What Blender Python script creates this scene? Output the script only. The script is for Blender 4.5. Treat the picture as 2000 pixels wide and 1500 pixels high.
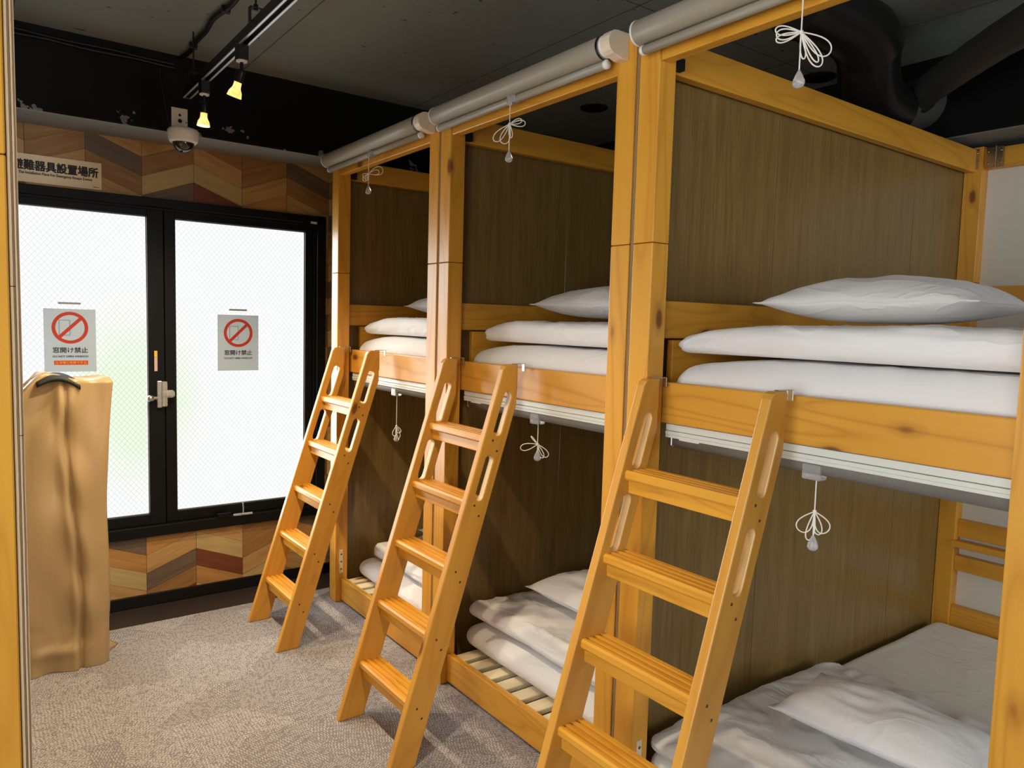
import bpy, bmesh, math, random
from mathutils import Vector, Matrix, noise, Quaternion

# ------------------------------------------------------------------ camera, light, exposure
SC = bpy.context.scene
COL = SC.collection
for o in list(bpy.data.objects):
    bpy.data.objects.remove(o)

FPX = 1450.55
YAW, PITCH, ROLL = 0.635759, 0.080304, -0.0271574
CAM = Vector((-1.51435, -1.49933, 1.46307))
f = Vector((math.sin(YAW)*math.cos(PITCH), math.cos(YAW)*math.cos(PITCH), -math.sin(PITCH)))
r0 = Vector((math.cos(YAW), -math.sin(YAW), 0)); d0 = f.cross(r0)
rv = r0*math.cos(ROLL)+d0*math.sin(ROLL); dv = d0*math.cos(ROLL)-r0*math.sin(ROLL)
cd = bpy.data.cameras.new('camera'); cam = bpy.data.objects.new('camera', cd); COL.objects.link(cam)
cd.sensor_fit = 'HORIZONTAL'; cd.sensor_width = 36.0; cd.lens = FPX*36/2000; cd.clip_start = 0.02
M = Matrix((rv, -dv, -f)).transposed().to_4x4(); M.translation = CAM
cam.matrix_world = M
SC.camera = cam

W = bpy.data.worlds.new('world'); SC.world = W; W.use_nodes = True
W.node_tree.nodes['Background'].inputs[0].default_value = (0.80, 0.84, 0.90, 1)
W.node_tree.nodes['Background'].inputs[1].default_value = 0.25

# hazy daylight that falls through the far window
sl = bpy.data.lights.new('daylight', 'SUN'); sl.energy = 9.0; sl.angle = math.radians(75); sl.color = (.90, .96, 1.0)
so_ = bpy.data.objects.new('daylight', sl); COL.objects.link(so_)
so_.rotation_euler = Vector((.52, -.80, -.30)).to_track_quat('-Z', 'Y').to_euler()

SC.view_settings.view_transform = 'Standard'; SC.view_settings.look = 'None'
SC.view_settings.gamma = 1.0; SC.view_settings.use_curve_mapping = False
SC.view_settings.exposure = 1.0
try:
    SC.cycles.use_denoising = True
    SC.cycles.max_bounces = 10; SC.cycles.diffuse_bounces = 6
    SC.cycles.sample_clamp_indirect = 8.0
except Exception: pass

WINDOW_L = .86      # glow of the frosted panes of the far window
SIDE_L = 3.9        # added fill: glow of an unseen window left of the photographer
BACK_L = 4.0        # added fill: glow of an unseen window behind the photographer
SPOT_W = 42.0

P = 1.06; PW = 0.0736; PD = 0.0652; G = 0.0157
YW = 2.5095; YB = 2.234; ZC = 2.64; ZS = 2.292; XR = 1.84

# ------------------------------------------------------------------ materials
def lin(c):
    return tuple((x/12.92 if x <= .04045 else ((x+.055)/1.055)**2.4) for x in (v/255 for v in c)) + (1,)
class NT:
    def __init__(s, name):
        m = bpy.data.materials.new(name); m.use_nodes = True; s.m = m; s.t = m.node_tree; s.n = s.t.nodes; s.l = s.t.links
        s.b = s.n['Principled BSDF']; s.out = s.n['Material Output']
    def new(s, t, **k):
        n = s.n.new(t)
        for a, v in k.items(): setattr(n, a, v)
        return n
    def val(s, x, sock):
        if hasattr(x, 'is_output') or hasattr(x, 'links'): s.l.new(x, sock)
        else: sock.default_value = x
    def math(s, op, a, b=0.0, c=None):
        n = s.new('ShaderNodeMath', operation=op); s.val(a, n.inputs[0]); s.val(b, n.inputs[1])
        if c is not None: s.val(c, n.inputs[2])
        return n.outputs[0]
    def vmath(s, op, a, b):
        n = s.new('ShaderNodeVectorMath', operation=op); s.val(a, n.inputs[0]); s.val(b, n.inputs[1]); return n.outputs[0]
    def coords(s, rnd=True):
        c = s.new('ShaderNodeTexCoord').outputs['Object']
        if rnd:
            r = s.new('ShaderNodeObjectInfo').outputs['Random']
            cm = s.new('ShaderNodeCombineXYZ')
            for i, k in enumerate((17.3, 29.1, 41.7)): s.l.new(s.math('MULTIPLY', r, k), cm.inputs[i])
            c = s.vmath('ADD', c, cm.outputs[0])
        return c
    def noise(s, v, scale, detail=3, rough=.5, dist=0):
        n = s.new('ShaderNodeTexNoise'); s.l.new(v, n.inputs['Vector']); n.inputs['Scale'].default_value = scale
        n.inputs['Detail'].default_value = detail; n.inputs['Roughness'].default_value = rough; n.inputs['Distortion'].default_value = dist
        return n.outputs[0]
    def ramp(s, fac, stops):
        n = s.new('ShaderNodeValToRGB'); s.val(fac, n.inputs[0]); e = n.color_ramp.elements
        e[0].position, e[0].color = stops[0]; e[1].position, e[1].color = stops[-1]
        for p, c in stops[1:-1]:
            x = e.new(p); x.color = c
        return n.outputs[0]
    def mix(s, fac, a, b, mode='MIX'):
        n = s.new('ShaderNodeMix', data_type='RGBA', blend_type=mode); s.val(fac, n.inputs[0]); s.val(a, n.inputs[6]); s.val(b, n.inputs[7]); return n.outputs[2]
    def sep(s, v):
        n = s.new('ShaderNodeSeparateXYZ'); s.l.new(v, n.inputs[0]); return n.outputs
    def comb(s, x, y, z):
        n = s.new('ShaderNodeCombineXYZ'); s.val(x, n.inputs[0]); s.val(y, n.inputs[1]); s.val(z, n.inputs[2]); return n.outputs[0]
    def bump(s, h, strength=.2, dist=.002):
        n = s.new('ShaderNodeBump'); s.l.new(h, n.inputs['Height']); n.inputs['Strength'].default_value = strength; n.inputs['Distance'].default_value = dist
        s.l.new(n.outputs[0], s.b.inputs['Normal'])
    def set(s, color=None, rough=.5, metal=0, spec=None, trans=None, coat=None):
        if color is not None: s.val(color, s.b.inputs['Base Color'])
        s.val(rough, s.b.inputs['Roughness']); s.b.inputs['Metallic'].default_value = metal
        if spec is not None: s.b.inputs['Specular IOR Level'].default_value = spec
        if trans is not None: s.b.inputs['Transmission Weight'].default_value = trans
        if coat is not None: s.b.inputs['Coat Weight'].default_value = coat; s.b.inputs['Coat Roughness'].default_value = .25
        return s.m

def pine(name, axis, base, dark, rot=None, rough=.34):
    t = NT(name); c = t.coords()
    if rot:
        mp = t.new('ShaderNodeMapping'); t.l.new(c, mp.inputs[0]); mp.inputs['Rotation'].default_value = rot; c = mp.outputs[0]
    st = [1, 1, 1]; st[axis] = .12
    v = t.vmath('MULTIPLY', c, tuple(st))
    n1 = t.noise(v, 5.5, 2, .45, .4)
    ring = t.math('PINGPONG', t.math('MULTIPLY', n1, 11.0), .5)
    ring = t.math('POWER', t.math('MULTIPLY', ring, 2.0), 3.0)
    st2 = [1, 1, 1]; st2[axis] = .02
    fib = t.noise(t.vmath('MULTIPLY', c, tuple(st2)), 170, 3, .6)
    blot = t.noise(v, 2.2, 2, .5)
    col = t.mix(t.math('MULTIPLY', ring, .62), base, dark)
    col = t.mix(t.math('MULTIPLY', fib, .30), col, tuple(x*.62 for x in base[:3])+(1,))
    col = t.mix(t.math('MULTIPLY', blot, .35), col, tuple(min(1, x*1.18) for x in base[:3])+(1,))
    st3 = [1, 1, 1]; st3[axis] = .45
    vo = t.new('ShaderNodeTexVoronoi', feature='F1'); t.l.new(t.vmath('MULTIPLY', c, tuple(st3)), vo.inputs['Vector']); vo.inputs['Scale'].default_value = 6.5
    kn = t.ramp(vo.outputs['Distance'], [(0.0, (1, 1, 1, 1)), (0.07, (.9, .9, .9, 1)), (0.10, (.25, .25, .25, 1)), (0.17, (0, 0, 0, 1))])
    col = t.mix(kn, col, (.16, .052, .012, 1))
    t.bump(fib, .06, .001)
    return t.set(col, rough, spec=.42)
PB, PK = (.67, .325, .036, 1), (.43, .160, .014, 1)
PINE = {a: pine('pine_'+n, i, PB, PK) for i, (a, n) in enumerate((('x', 'along_depth'), ('y', 'along_row'), ('z', 'upright')))}
PINE_RAIL = pine('pine_rail', 1, (.66, .320, .040, 1), (.36, .125, .013, 1))
LEAN = math.atan(.318)
PINE_STILE = pine('pine_stile', 2, (.61, .300, .046, 1), (.46, .19, .026, 1), rot=(0, -LEAN, 0))
SLAT = pine('slat_wood', 0, (.70, .60, .40, 1), (.60, .49, .30, 1), rough=.7)

def ply():
    t = NT('plywood_edge'); c = t.coords(False); x, y, z = t.sep(c)
    s = t.math('FRACT', t.math('MULTIPLY', x, 1/.0058))
    n = t.noise(t.vmath('MULTIPLY', c, (1, 1, .15)), 90, 3, .7)
    s = t.math('ADD', s, t.math('MULTIPLY', t.math('SUBTRACT', n, .5), .35))
    col = t.ramp(s, [(0, (.50, .36, .19, 1)), (.42, (.56, .42, .24, 1)), (.52, (.16, .085, .04, 1)), (.88, (.20, .11, .055, 1)), (1.0, (.48, .34, .18, 1))])
    return t.set(col, .75)
PLY = ply()
def ply_thin():
    t = NT('plywood_edge_thin'); c = t.coords(False); x, y, z = t.sep(c)
    s = t.math('FRACT', t.math('MULTIPLY', y, 1/.0048))
    n = t.noise(t.vmath('MULTIPLY', c, (1, 1, .1)), 120, 3, .7)
    s = t.math('ADD', s, t.math('MULTIPLY', t.math('SUBTRACT', n, .5), .5))
    col = t.ramp(s, [(0, (.36, .22, .09, 1)), (.5, (.42, .27, .12, 1)), (.6, (.06, .03, .015, 1)), (1, (.14, .07, .03, 1))])
    return t.set(col, .75)
PLY_THIN = ply_thin()
def laminate():
    t = NT('olive_laminate'); c = t.coords(False)
    g = t.noise(t.vmath('MULTIPLY', c, (1, 1, .03)), 210, 4, .65)
    g2 = t.noise(t.vmath('MULTIPLY', c, (1, 1, .05)), 22, 3, .6)
    m = t.math('ADD', t.math('MULTIPLY', g, .65), t.math('MULTIPLY', g2, .35))
    col = t.ramp(m, [(.30, (.122, .073, .020, 1)), (.5, (.195, .124, .037, 1)), (.72, (.275, .186, .064, 1))])
    t.bump(g, .08, .0005)
    return t.set(col, .30, spec=.6)
LAM = laminate()

def plain(name, col, rough=.5, metal=0, spec=None, nz=0, ns=60):
    t = NT(name)
    if nz:
        n = t.noise(t.coords(), ns, 3)
        c = t.mix(n, tuple(x*(1-nz) for x in col[:3])+(1,), tuple(min(1, x*(1+nz)) for x in col[:3])+(1,))
    else:
        n = t.noise(t.coords(), 35, 2); c = t.mix(t.math('MULTIPLY', n, .06), col, (col[0]*.8, col[1]*.8, col[2]*.8, 1))
    return t.set(c, rough, metal, spec)
BLACKM = plain('black_metal', (.005, .005, .0055, 1), .38, spec=.35)
HOSE = plain('black_duct_hose', (.010, .010, .010, 1), .26, spec=.6)
FRAME = plain('black_aluminium', (.0035, .0042, .005, 1), .42, spec=.18)
STEEL = plain('steel', (.55, .53, .50, 1), .3, 1, nz=.2)
CHROME = plain('dark_nickel_hinge', (.42, .34, .24, 1), .25, 1, nz=.35, ns=90)
WHITEP = plain('white_plastic', (.74, .72, .68, 1), .4)
CREAMP = plain('cream_plastic', (.70, .60, .45, 1), .4)
ALU = plain('white_aluminium', (.66, .69, .63, 1), .35)
PLATE = plain('pale_plate', (.70, .60, .42, 1), .45)
INK = plain('black_ink', (.008, .008, .010, 1), .6)
CORD = plain('white_cord', (.82, .78, .70, 1), .7)
WHITEBOARD = plain('white_panel', (.62, .60, .52, 1), .45)
RUBBER = plain('dark_rubber', (.012, .012, .012, 1), .7)
PLASTER = plain('cream_plaster', (.70, .66, .58, 1), .9, nz=.04)
def clear():
    t = NT('clear_plastic'); t.set((.92, .93, .94, 1), .12, trans=.75); t.b.inputs['IOR'].default_value = 1.35
    return t.m
CLEAR = clear()
def rollfab():
    t = NT('roller_fabric'); c = t.coords(False)
    n = t.noise(t.vmath('MULTIPLY', c, (1, 1, 1)), 600, 2, .8)
    st = t.noise(t.vmath('MULTIPLY', c, (1, .02, 1)), 160, 2)
    col = t.mix(n, (.24, .215, .165, 1), (.37, .34, .265, 1))
    t.bump(n, .15, .0006)
    return t.set(col, .42, spec=.45)
ROLL = rollfab()
ROLL_LOW = plain('grey_mesh_fabric', (.155, .145, .125, 1), .7, nz=.35, ns=420)
def cotton(name='white_cotton', base=(.76, .755, .75, 1)):
    t = NT(name); c = t.coords(False)
    w = t.noise(c, 900, 1)
    big = t.noise(c, 7, 4, .55, .8)
    fine = t.noise(t.vmath('MULTIPLY', c, (1, .45, 1)), 26, 4, .6, 1.2)
    rn = t.noise(t.vmath('MULTIPLY', c, (1, .55, 1)), 5.5, 2, .5, .9)
    rn = t.math('POWER', t.math('SUBTRACT', 1.0, t.math('ABSOLUTE', t.math('SUBTRACT', t.math('MULTIPLY', rn, 2.0), 1.0))), 14.0)
    h = t.math('ADD', t.math('MULTIPLY', big, 1.0), t.math('MULTIPLY', fine, .40))
    h = t.math('ADD', h, t.math('MULTIPLY', rn, .55))
    t.bump(h, .42, .007)
    m = t.set(base, .75, spec=.25)
    t.b.inputs['Sheen Weight'].default_value = .15
    return m
COTTON = cotton()
COTTON2 = cotton('cream_sheet', (.80, .80, .74, 1))
def concrete(name, a, b, specks=True, seams=None):
    t = NT(name); c = t.coords(False)
    n = t.noise(c, 2.2, 4, .6); n2 = t.noise(c, 40, 3)
    col = t.mix(n, a, b)
    if specks:
        sp = t.noise(t.vmath('MULTIPLY', c, (1, 2.2, 1)), 16, 2, .6)
        sp = t.ramp(sp, [(0.71, (0, 0, 0, 1)), (0.735, (1, 1, 1, 1))])
        col = t.mix(sp, col, (.006, .006, .006, 1))
    if seams:
        x, y, z = t.sep(c)
        for ax, off, per in seams:
            q = t.math('FRACT', t.math('DIVIDE', t.math('SUBTRACT', (x, y)[ax], off), per))
            q = t.math('ABSOLUTE', t.math('SUBTRACT', q, .5))
            q = t.math('LESS_THAN', q, .0030/per)
            col = t.mix(t.math('MULTIPLY', q, .75), col, (.008, .008, .008, 1))
    t.bump(t.math('ADD', n2, t.math('MULTIPLY', n, 2)), .25, .004)
    return t.set(col, .62, spec=.35)
CEIL = concrete('dark_grey_painted_concrete', (.160, .180, .168, 1), (.210, .230, .214, 1), True, ((0, .05, .92), (1, -.40, 1.84)))
BLACKP = concrete('black_paint', (.0035, .0034, .0036, 1), (.006, .0058, .006, 1), False)
BLACKP.node_tree.nodes['Principled BSDF'].inputs['Specular IOR Level'].default_value = .12
SOFF = concrete('grey_painted_soffit', (.17, .185, .185, 1), (.23, .245, .245, 1), True)

def beam_mat():
    m = BLACKP.copy(); m.name = 'black_beam_paint'; t = m.node_tree; nt = NT.__new__(NT); nt.m = m; nt.t = t; nt.n = t.nodes; nt.l = t.links
    b = t.nodes['Principled BSDF']; old = b.inputs['Base Color'].links[0].from_socket
    c = nt.coords(False); x, y, z = nt.sep(c)
    n = nt.noise(nt.vmath('MULTIPLY', c, (1, 1, 1)), 5.5, 5, .62)
    h = nt.math('MULTIPLY', nt.math('SUBTRACT', n, .545), .85)
    k = nt.math('LESS_THAN', nt.math('SUBTRACT', z, ZS+.002), h)
    t.links.new(nt.mix(k, old, (.15, .16, .16, 1)), b.inputs['Base Color'])
    return m
BEAMP = beam_mat()
def plank(name, base, dark):
    t = NT(name); c = t.coords(False); x, y, z = t.sep(c)
    # grain follows the slant of the column the plank lies in
    u = t.math('DIVIDE', t.math('SUBTRACT', x, -1.048), .2367)
    par = t.math('MODULO', t.math('FLOOR', t.math('ADD', u, 40.0)), 2.0)
    sg = t.math('SUBTRACT', t.math('MULTIPLY', par, 2.0), 1.0)
    v = t.math('SUBTRACT', z, t.math('MULTIPLY', t.math('MULTIPLY', x, sg), .3866))
    vec = t.comb(t.math('MULTIPLY', x, .10), 0.0, v)
    n1 = t.noise(vec, 34, 4, .65, .6); n2 = t.noise(t.comb(t.math('MULTIPLY', x, .03), 0.0, v), 260, 2, .6)
    m = t.math('ADD', t.math('MULTIPLY', n1, .7), t.math('MULTIPLY', n2, .3))
    col = t.ramp(m, [(.32, dark), (.62, base)])
    return t.set(col, .5, spec=.35)
PLANKS = [plank('plank_tan', (0.47, 0.295, 0.125, 1), (0.34, 0.19, 0.07, 1)),
          plank('plank_brown', (0.315, 0.172, 0.066, 1), (0.2, 0.098, 0.034, 1)),
          plank('plank_taupe', (0.15, 0.108, 0.078, 1), (0.095, 0.066, 0.047, 1)),
          plank('plank_olive', (0.47, 0.36, 0.175, 1), (0.35, 0.25, 0.11, 1)),
          plank('plank_redbrown', (0.19, 0.055, 0.026, 1), (0.12, 0.034, 0.016, 1)),
          plank('plank_orange', (0.45, 0.24, 0.08, 1), (0.31, 0.145, 0.044, 1))]

def carpet():
    t = NT('taupe_patterned_carpet'); c = t.coords(False)
    vo = t.new('ShaderNodeTexVoronoi', feature='F1', distance='MANHATTAN'); t.l.new(c, vo.inputs['Vector']); vo.inputs['Scale'].default_value = 2.6
    cell = t.sep(vo.outputs['Color'])[0]; cell2 = t.sep(vo.outputs['Color'])[1]
    x, y, z = t.sep(c)
    wob = t.noise(c, 9, 2, .5)
    def lines(ang, freq):
        ca, sa = t.math('COSINE', ang), t.math('SINE', ang)
        u = t.math('ADD', t.math('MULTIPLY', x, ca), t.math('MULTIPLY', y, sa))
        w = t.math('SUBTRACT', t.math('MULTIPLY', y, ca), t.math('MULTIPLY', x, sa))
        u = t.math('ADD', u, t.math('MULTIPLY', wob, .03))
        zz = t.math('MULTIPLY', t.math('PINGPONG', w, .008), .6)
        s = t.math('SINE', t.math('MULTIPLY', t.math('ADD', u, zz), freq))
        br = t.noise(t.comb(t.math('MULTIPLY', w, 2.0), t.math('MULTIPLY', u, .6), cell), 75, 2, .6)
        return t.math('MULTIPLY', t.math('GREATER_THAN', s, .15), t.math('GREATER_THAN', br, .47))
    a = t.math('ADD', t.math('MULTIPLY', t.math('FLOOR', t.math('MULTIPLY', cell, 4.0)), .7854), .4)
    l1 = lines(a, 620.0)
    l2 = lines(t.math('ADD', a, 1.15), 560.0)
    cross = t.math('GREATER_THAN', cell2, .55)
    m = t.math('MAXIMUM', l1, t.math('MULTIPLY', l2, cross))
    pile = t.noise(c, 330, 3, .8)
    pat = t.math('ADD', t.math('MULTIPLY', m, .40), t.math('MULTIPLY', pile, .95))
    col = t.ramp(pat, [(.24, (.135, .116, .112, 1)), (.48, (.25, .227, .222, 1)), (.74, (.42, .398, .395, 1)), (1.0, (.58, .565, .56, 1))])
    t.bump(pat, .7, .006)
    return t.set(col, .95, spec=.1)
CARPET = carpet()
BORDER = plain('dark_vinyl_strip', (.018, .012, .011, 1), .55, nz=.2, ns=120)

def pane(name, L, tint, clear=0.0):
    # frosted wired glass: gives off the daylight it scatters
    t = NT(name); c = t.coords(False); x, y, z = t.sep(c)
    def wire(sx):
        w = t.math('FRACT', t.math('MULTIPLY', t.math('ADD', t.math('MULTIPLY', x, sx), t.math('MULTIPLY', z, .82)), 1/.0245))
        return t.math('LESS_THAN', w, .085)
    wr = t.math('MAXIMUM', wire(1.0), wire(-1.0))
    peb = t.noise(c, 420, 2, .6)
    # dim greenery outside, blurred by the frosting
    gx = t.math('DIVIDE', t.math('ADD', x, .83), .30); gx = t.math('MULTIPLY', gx, gx)
    gz = t.math('DIVIDE', t.math('SUBTRACT', z, 1.05), .48); gz = t.math('MULTIPLY', gz, gz)
    gg = t.math('EXPONENT', t.math('MULTIPLY', t.math('ADD', gx, gz), -1.0))
    gn = t.noise(t.vmath('MULTIPLY', c, (1, 1, .8)), 3.0, 2, .5)
    gg = t.math('MULTIPLY', gg, t.math('ADD', .55, gn))
    base = t.ramp(gg, [(.18, (.97, .99, 1.0, 1)), (.75, tint)])
    k = t.math('SUBTRACT', 1.0, t.math('MULTIPLY', wr, .45))
    k = t.math('MULTIPLY', k, t.math('ADD', .86, t.math('MULTIPLY', peb, .28)))
    em = t.new('ShaderNodeEmission'); t.l.new(base, em.inputs[0]); t.l.new(t.math('MULTIPLY', k, L), em.inputs[1])
    gl = t.new('ShaderNodeBsdfGlossy'); gl.inputs['Roughness'].default_value = .25; gl.inputs[0].default_value = (.04, .04, .04, 1)
    ad = t.new('ShaderNodeAddShader'); t.l.new(em.outputs[0], ad.inputs[0]); t.l.new(gl.outputs[0], ad.inputs[1])
    if clear:   # part of the daylight passes straight through
        tp = t.new('ShaderNodeBsdfTransparent'); mx = t.new('ShaderNodeMixShader'); mx.inputs[0].default_value = clear
        t.l.new(ad.outputs[0], mx.inputs[1]); t.l.new(tp.outputs[0], mx.inputs[2]); t.l.new(mx.outputs[0], t.out.inputs[0])
    else: t.l.new(ad.outputs[0], t.out.inputs[0])
    t.n.remove(t.b)
    return t.m
PANE = pane('frosted_wired_glass', WINDOW_L, (.80, .93, .66, 1), .5)
PANE_B = pane('fill_pane_back', BACK_L, (.9, .96, .94, 1))  # glowing pane of the added back window, fill for the nearest bunk
PANE_S = pane('fill_pane_side', SIDE_L, (.98, .98, .96, 1))  # glowing pane of the added side window, fill on the bunk fronts

def translucent(name, col, tr, fac, rough=.5, bumpy=0):
    t = NT(name); t.set(col, rough, spec=.4)
    if bumpy:
        c = t.coords(False); t.bump(t.noise(t.vmath('MULTIPLY', c, (1, 1, .35)), 9, 4, .55, .8), .5, bumpy)
    tn = t.new('ShaderNodeBsdfTranslucent'); tn.inputs[0].default_value = tr
    mx = t.new('ShaderNodeMixShader'); mx.inputs[0].default_value = fac
    t.l.new(t.b.outputs[0], mx.inputs[1]); t.l.new(tn.outputs[0], mx.inputs[2]); t.l.new(mx.outputs[0], t.out.inputs[0])
    return t.m
PAPER = translucent('poster_paper', (.50, .565, .61, 1), (.42, .49, .54, 1), .38)
REDINK = translucent('red_ink', (.62, .06, .03, 1), (.50, .06, .04, 1), .40)
ORANGEINK = translucent('orange_ink', (.75, .10, .02, 1), (.60, .09, .02, 1), .40)
ORANGETXT = translucent('pale_orange_ink', (.9, .45, .10, 1), (.75, .36, .10, 1), .40)
GREENINK = translucent('grey_green_ink', (.12, .22, .23, 1), (.12, .20, .21, 1), .3)
PALEINK = translucent('pale_green_ink', (.45, .52, .56, 1), (.36, .42, .46, 1), .38)
COVER = translucent('gold_beige_vinyl', (.44, .31, .155, 1), (.58, .43, .24, 1), .16, .30, .006)
SIGNP = plain('cream_sign', (.74, .60, .40, 1), .55)
YELLOW = plain('yellow_label', (.75, .42, .04, 1), .5)

def lampglass():
    t = NT('lit_lamp_glass'); em = t.new('ShaderNodeEmission'); 
    fr = t.new('ShaderNodeLayerWeight'); fr.inputs[0].default_value = .4
    col = t.ramp(t.noise(t.vmath('MULTIPLY', t.coords(False), (1, 1, .4)), 130, 2), [(.3, (1.0, .50, .08, 1)), (.7, (1.0, .74, .30, 1))])
    t.l.new(col, em.inputs[0]); em.inputs[1].default_value = .75
    t.l.new(em.outputs[0], t.out.inputs[0]); t.n.remove(t.b); return t.m
LAMPGLASS = lampglass()
def emit(name, col, s):
    t = NT(name); em = t.new('ShaderNodeEmission'); em.inputs[0].default_value = col; em.inputs[1].default_value = s
    t.l.new(em.outputs[0], t.out.inputs[0]); t.n.remove(t.b); return t.m
LAMPFACE = emit('lit_lamp_face', (1.0, .86, .58, 1), 10.0)
def domeglass():
    t = NT('smoked_dome'); t.set((.012, .012, .012, 1), .04, spec=.9); return t.m
DOME = domeglass()

# ------------------------------------------------------------------ mesh helpers
class MB:
    def __init__(s): s.v = []; s.f = []; s.mi = []; s.smooth = []
    def add(s, vs, fs, mi=0, smooth=False):
        b = len(s.v); s.v += [tuple(v) for v in vs]
        for q in fs: s.f.append([b+i for i in q]); s.mi.append(mi); s.smooth.append(smooth)
        return s
    def box(s, x0, x1, y0, y1, z0, z1, bev=.003, mi=0, seg=2):
        if x0 > x1: x0, x1 = x1, x0
        if y0 > y1: y0, y1 = y1, y0
        if z0 > z1: z0, z1 = z1, z0
        bm = bmesh.new(); bmesh.ops.create_cube(bm, size=1)
        for v in bm.verts:
            v.co = ((x0+x1)/2+v.co.x*(x1-x0), (y0+y1)/2+v.co.y*(y1-y0), (z0+z1)/2+v.co.z*(z1-z0))
        if bev:
            bev = min(bev, .45*min(x1-x0, y1-y0, z1-z0))
            bmesh.ops.bevel(bm, geom=bm.edges[:], offset=bev, segments=seg, affect='EDGES', profile=.5)
        bm.verts.index_update()
        s.add([v.co[:] for v in bm.verts], [[v.index for v in q.verts] for q in bm.faces], mi); bm.free(); return s
    def tube(s, pts, r, n=10, closed=False, mi=0, cap=True):
        pts = [Vector(p) for p in pts]; N = len(pts); rings = []
        rr = r if isinstance(r, (list, tuple)) else [r]*N
        up = None
        for i, p in enumerate(pts):
            a = pts[(i-1) % N] if (closed or i > 0) else p; b = pts[(i+1) % N] if (closed or i < N-1) else p
            t = (b-a); t = t.normalized() if t.length > 1e-9 else Vector((0, 0, 1))
            if up is None: up = Vector((0, 0, 1)) if abs(t.z) < .9 else Vector((1, 0, 0))
            e1 = (up-t*up.dot(t)); e1 = e1.normalized() if e1.length > 1e-6 else t.orthogonal().normalized()
            e2 = t.cross(e1); up = e1
            rings.append([p+(e1*math.cos(2*math.pi*k/n)+e2*math.sin(2*math.pi*k/n))*rr[i] for k in range(n)])
        vs = [v for R in rings for v in R]; fs = []
        for i in range(N if closed else N-1):
            j = (i+1) % N
            for k in range(n): fs.append([i*n+k, i*n+(k+1) % n, j*n+(k+1) % n, j*n+k])
        s.add(vs, fs, mi, True)
        if cap and not closed:
            s.add(rings[0], [list(range(n))[::-1]], mi); s.add(rings[-1], [list(range(n))], mi)
        return s
    def lathe(s, prof, origin=(0, 0, 0), axis=(0, 0, 1), n=24, mi=0, smooth=True):
        ax = Vector(axis).normalized(); e1 = ax.orthogonal().normalized(); e2 = ax.cross(e1); O = Vector(origin)
        vs = []; fs = []
        for r, h in prof:
            for k in range(n):
                a = 2*math.pi*k/n; vs.append(O+ax*h+(e1*math.cos(a)+e2*math.sin(a))*r)
        for i in range(len(prof)-1):
            for k in range(n): fs.append([i*n+k, i*n+(k+1) % n, (i+1)*n+(k+1) % n, (i+1)*n+k])
        return s.add(vs, fs, mi, smooth)
    def prism(s, poly, plane, a, b, mi=0):
        # poly: 2D points, plane 'xz' extruded in y, 'yz' in x, 'xy' in z
        def P3(p, h): return {'xz': (p[0], h, p[1]), 'yz': (h, p[0], p[1]), 'xy': (p[0], p[1], h)}[plane]
        n = len(poly)
        s.add([P3(p, a) for p in poly]+[P3(p, b) for p in poly], [list(range(n))[::-1], [n+i for i in range(n)]]+[[i, (i+1) % n, n+(i+1) % n, n+i] for i in range(n)], mi)
        return s
    def build(s, name, mat, parent=None, bevel=0, recalc=True, subsurf=0):
        m = bpy.data.meshes.new(name); m.from_pydata(s.v, [], s.f); m.update()
        for q, mi, sm in zip(m.polygons, s.mi, s.smooth): q.material_index = mi; q.use_smooth = sm
        for x in (mat if isinstance(mat, (list, tuple)) else [mat]): m.materials.append(x)
        if recalc:
            bm = bmesh.new(); bm.from_mesh(m); bmesh.ops.recalc_face_normals(bm, faces=bm.faces[:]); bm.to_mesh(m); bm.free()
        o = bpy.data.objects.new(name, m); COL.objects.link(o)
        if parent: o.parent = parent
        if bevel:
            md = o.modifiers.new('bevel', 'BEVEL'); md.width = bevel; md.segments = 2; md.limit_method = 'ANGLE'; md.angle_limit = math.radians(50)
        if subsurf:
            md = o.modifiers.new('sub', 'SUBSURF'); md.levels = subsurf; md.render_levels = subsurf
        return o
def thing(name, label, cat, loc=(0, 0, 0), group=None):
    o = bpy.data.objects.new(name, None); COL.objects.link(o); o.location = loc; o.empty_display_size = .05
    return tag(o, label, cat, group)
def tag(o, label, cat, group=None):
    o['label'] = label; o['category'] = cat
    if group: o['group'] = group
    return o
def struct(o, label=None):
    o['kind'] = 'structure'
    if label: o['label'] = label
    return o
def kids(o): return [c for c in bpy.data.objects if c.parent == o]
def copy_tree(o, parent=None):
    c = o.copy(); COL.objects.link(c); c.parent = parent
    for ch in kids(o): copy_tree(ch, c)
    return c
def text(name, body, mat, parent, x, y, z, w, h, bold=.0):
    """lettering that fills a w x h box whose lower left corner is x, z on a plane facing -Y; bold in metres"""
    c = bpy.data.curves.new(name, 'FONT'); c.body = body; c.resolution_u = 3
    o = bpy.data.objects.new(name+'_tmp', c); COL.objects.link(o)
    m = bpy.data.meshes.new_from_object(o.evaluated_get(bpy.context.evaluated_depsgraph_get())); bpy.data.objects.remove(o)
    xs = [v.co.x for v in m.vertices]; ys = [v.co.y for v in m.vertices]
    ax, ay = min(xs), min(ys); kx = w/(max(xs)-ax); ky = h/(max(ys)-ay)
    mb = MB(); fs = [list(p.vertices) for p in m.polygons]
    sh = [(0, 0)] if not bold else [(bold*math.cos(k*math.pi/4), bold*math.sin(k*math.pi/4)) for k in range(8)]
    for i, (dx, dz) in enumerate(sh):
        mb.add([(x+dx+(v.co.x-ax)*kx, y-i*.00002, z+dz+(v.co.y-ay)*ky) for v in m.vertices], fs)
    bpy.data.meshes.remove(m)
    return mb.build(name, mat, parent, recalc=False)

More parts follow.
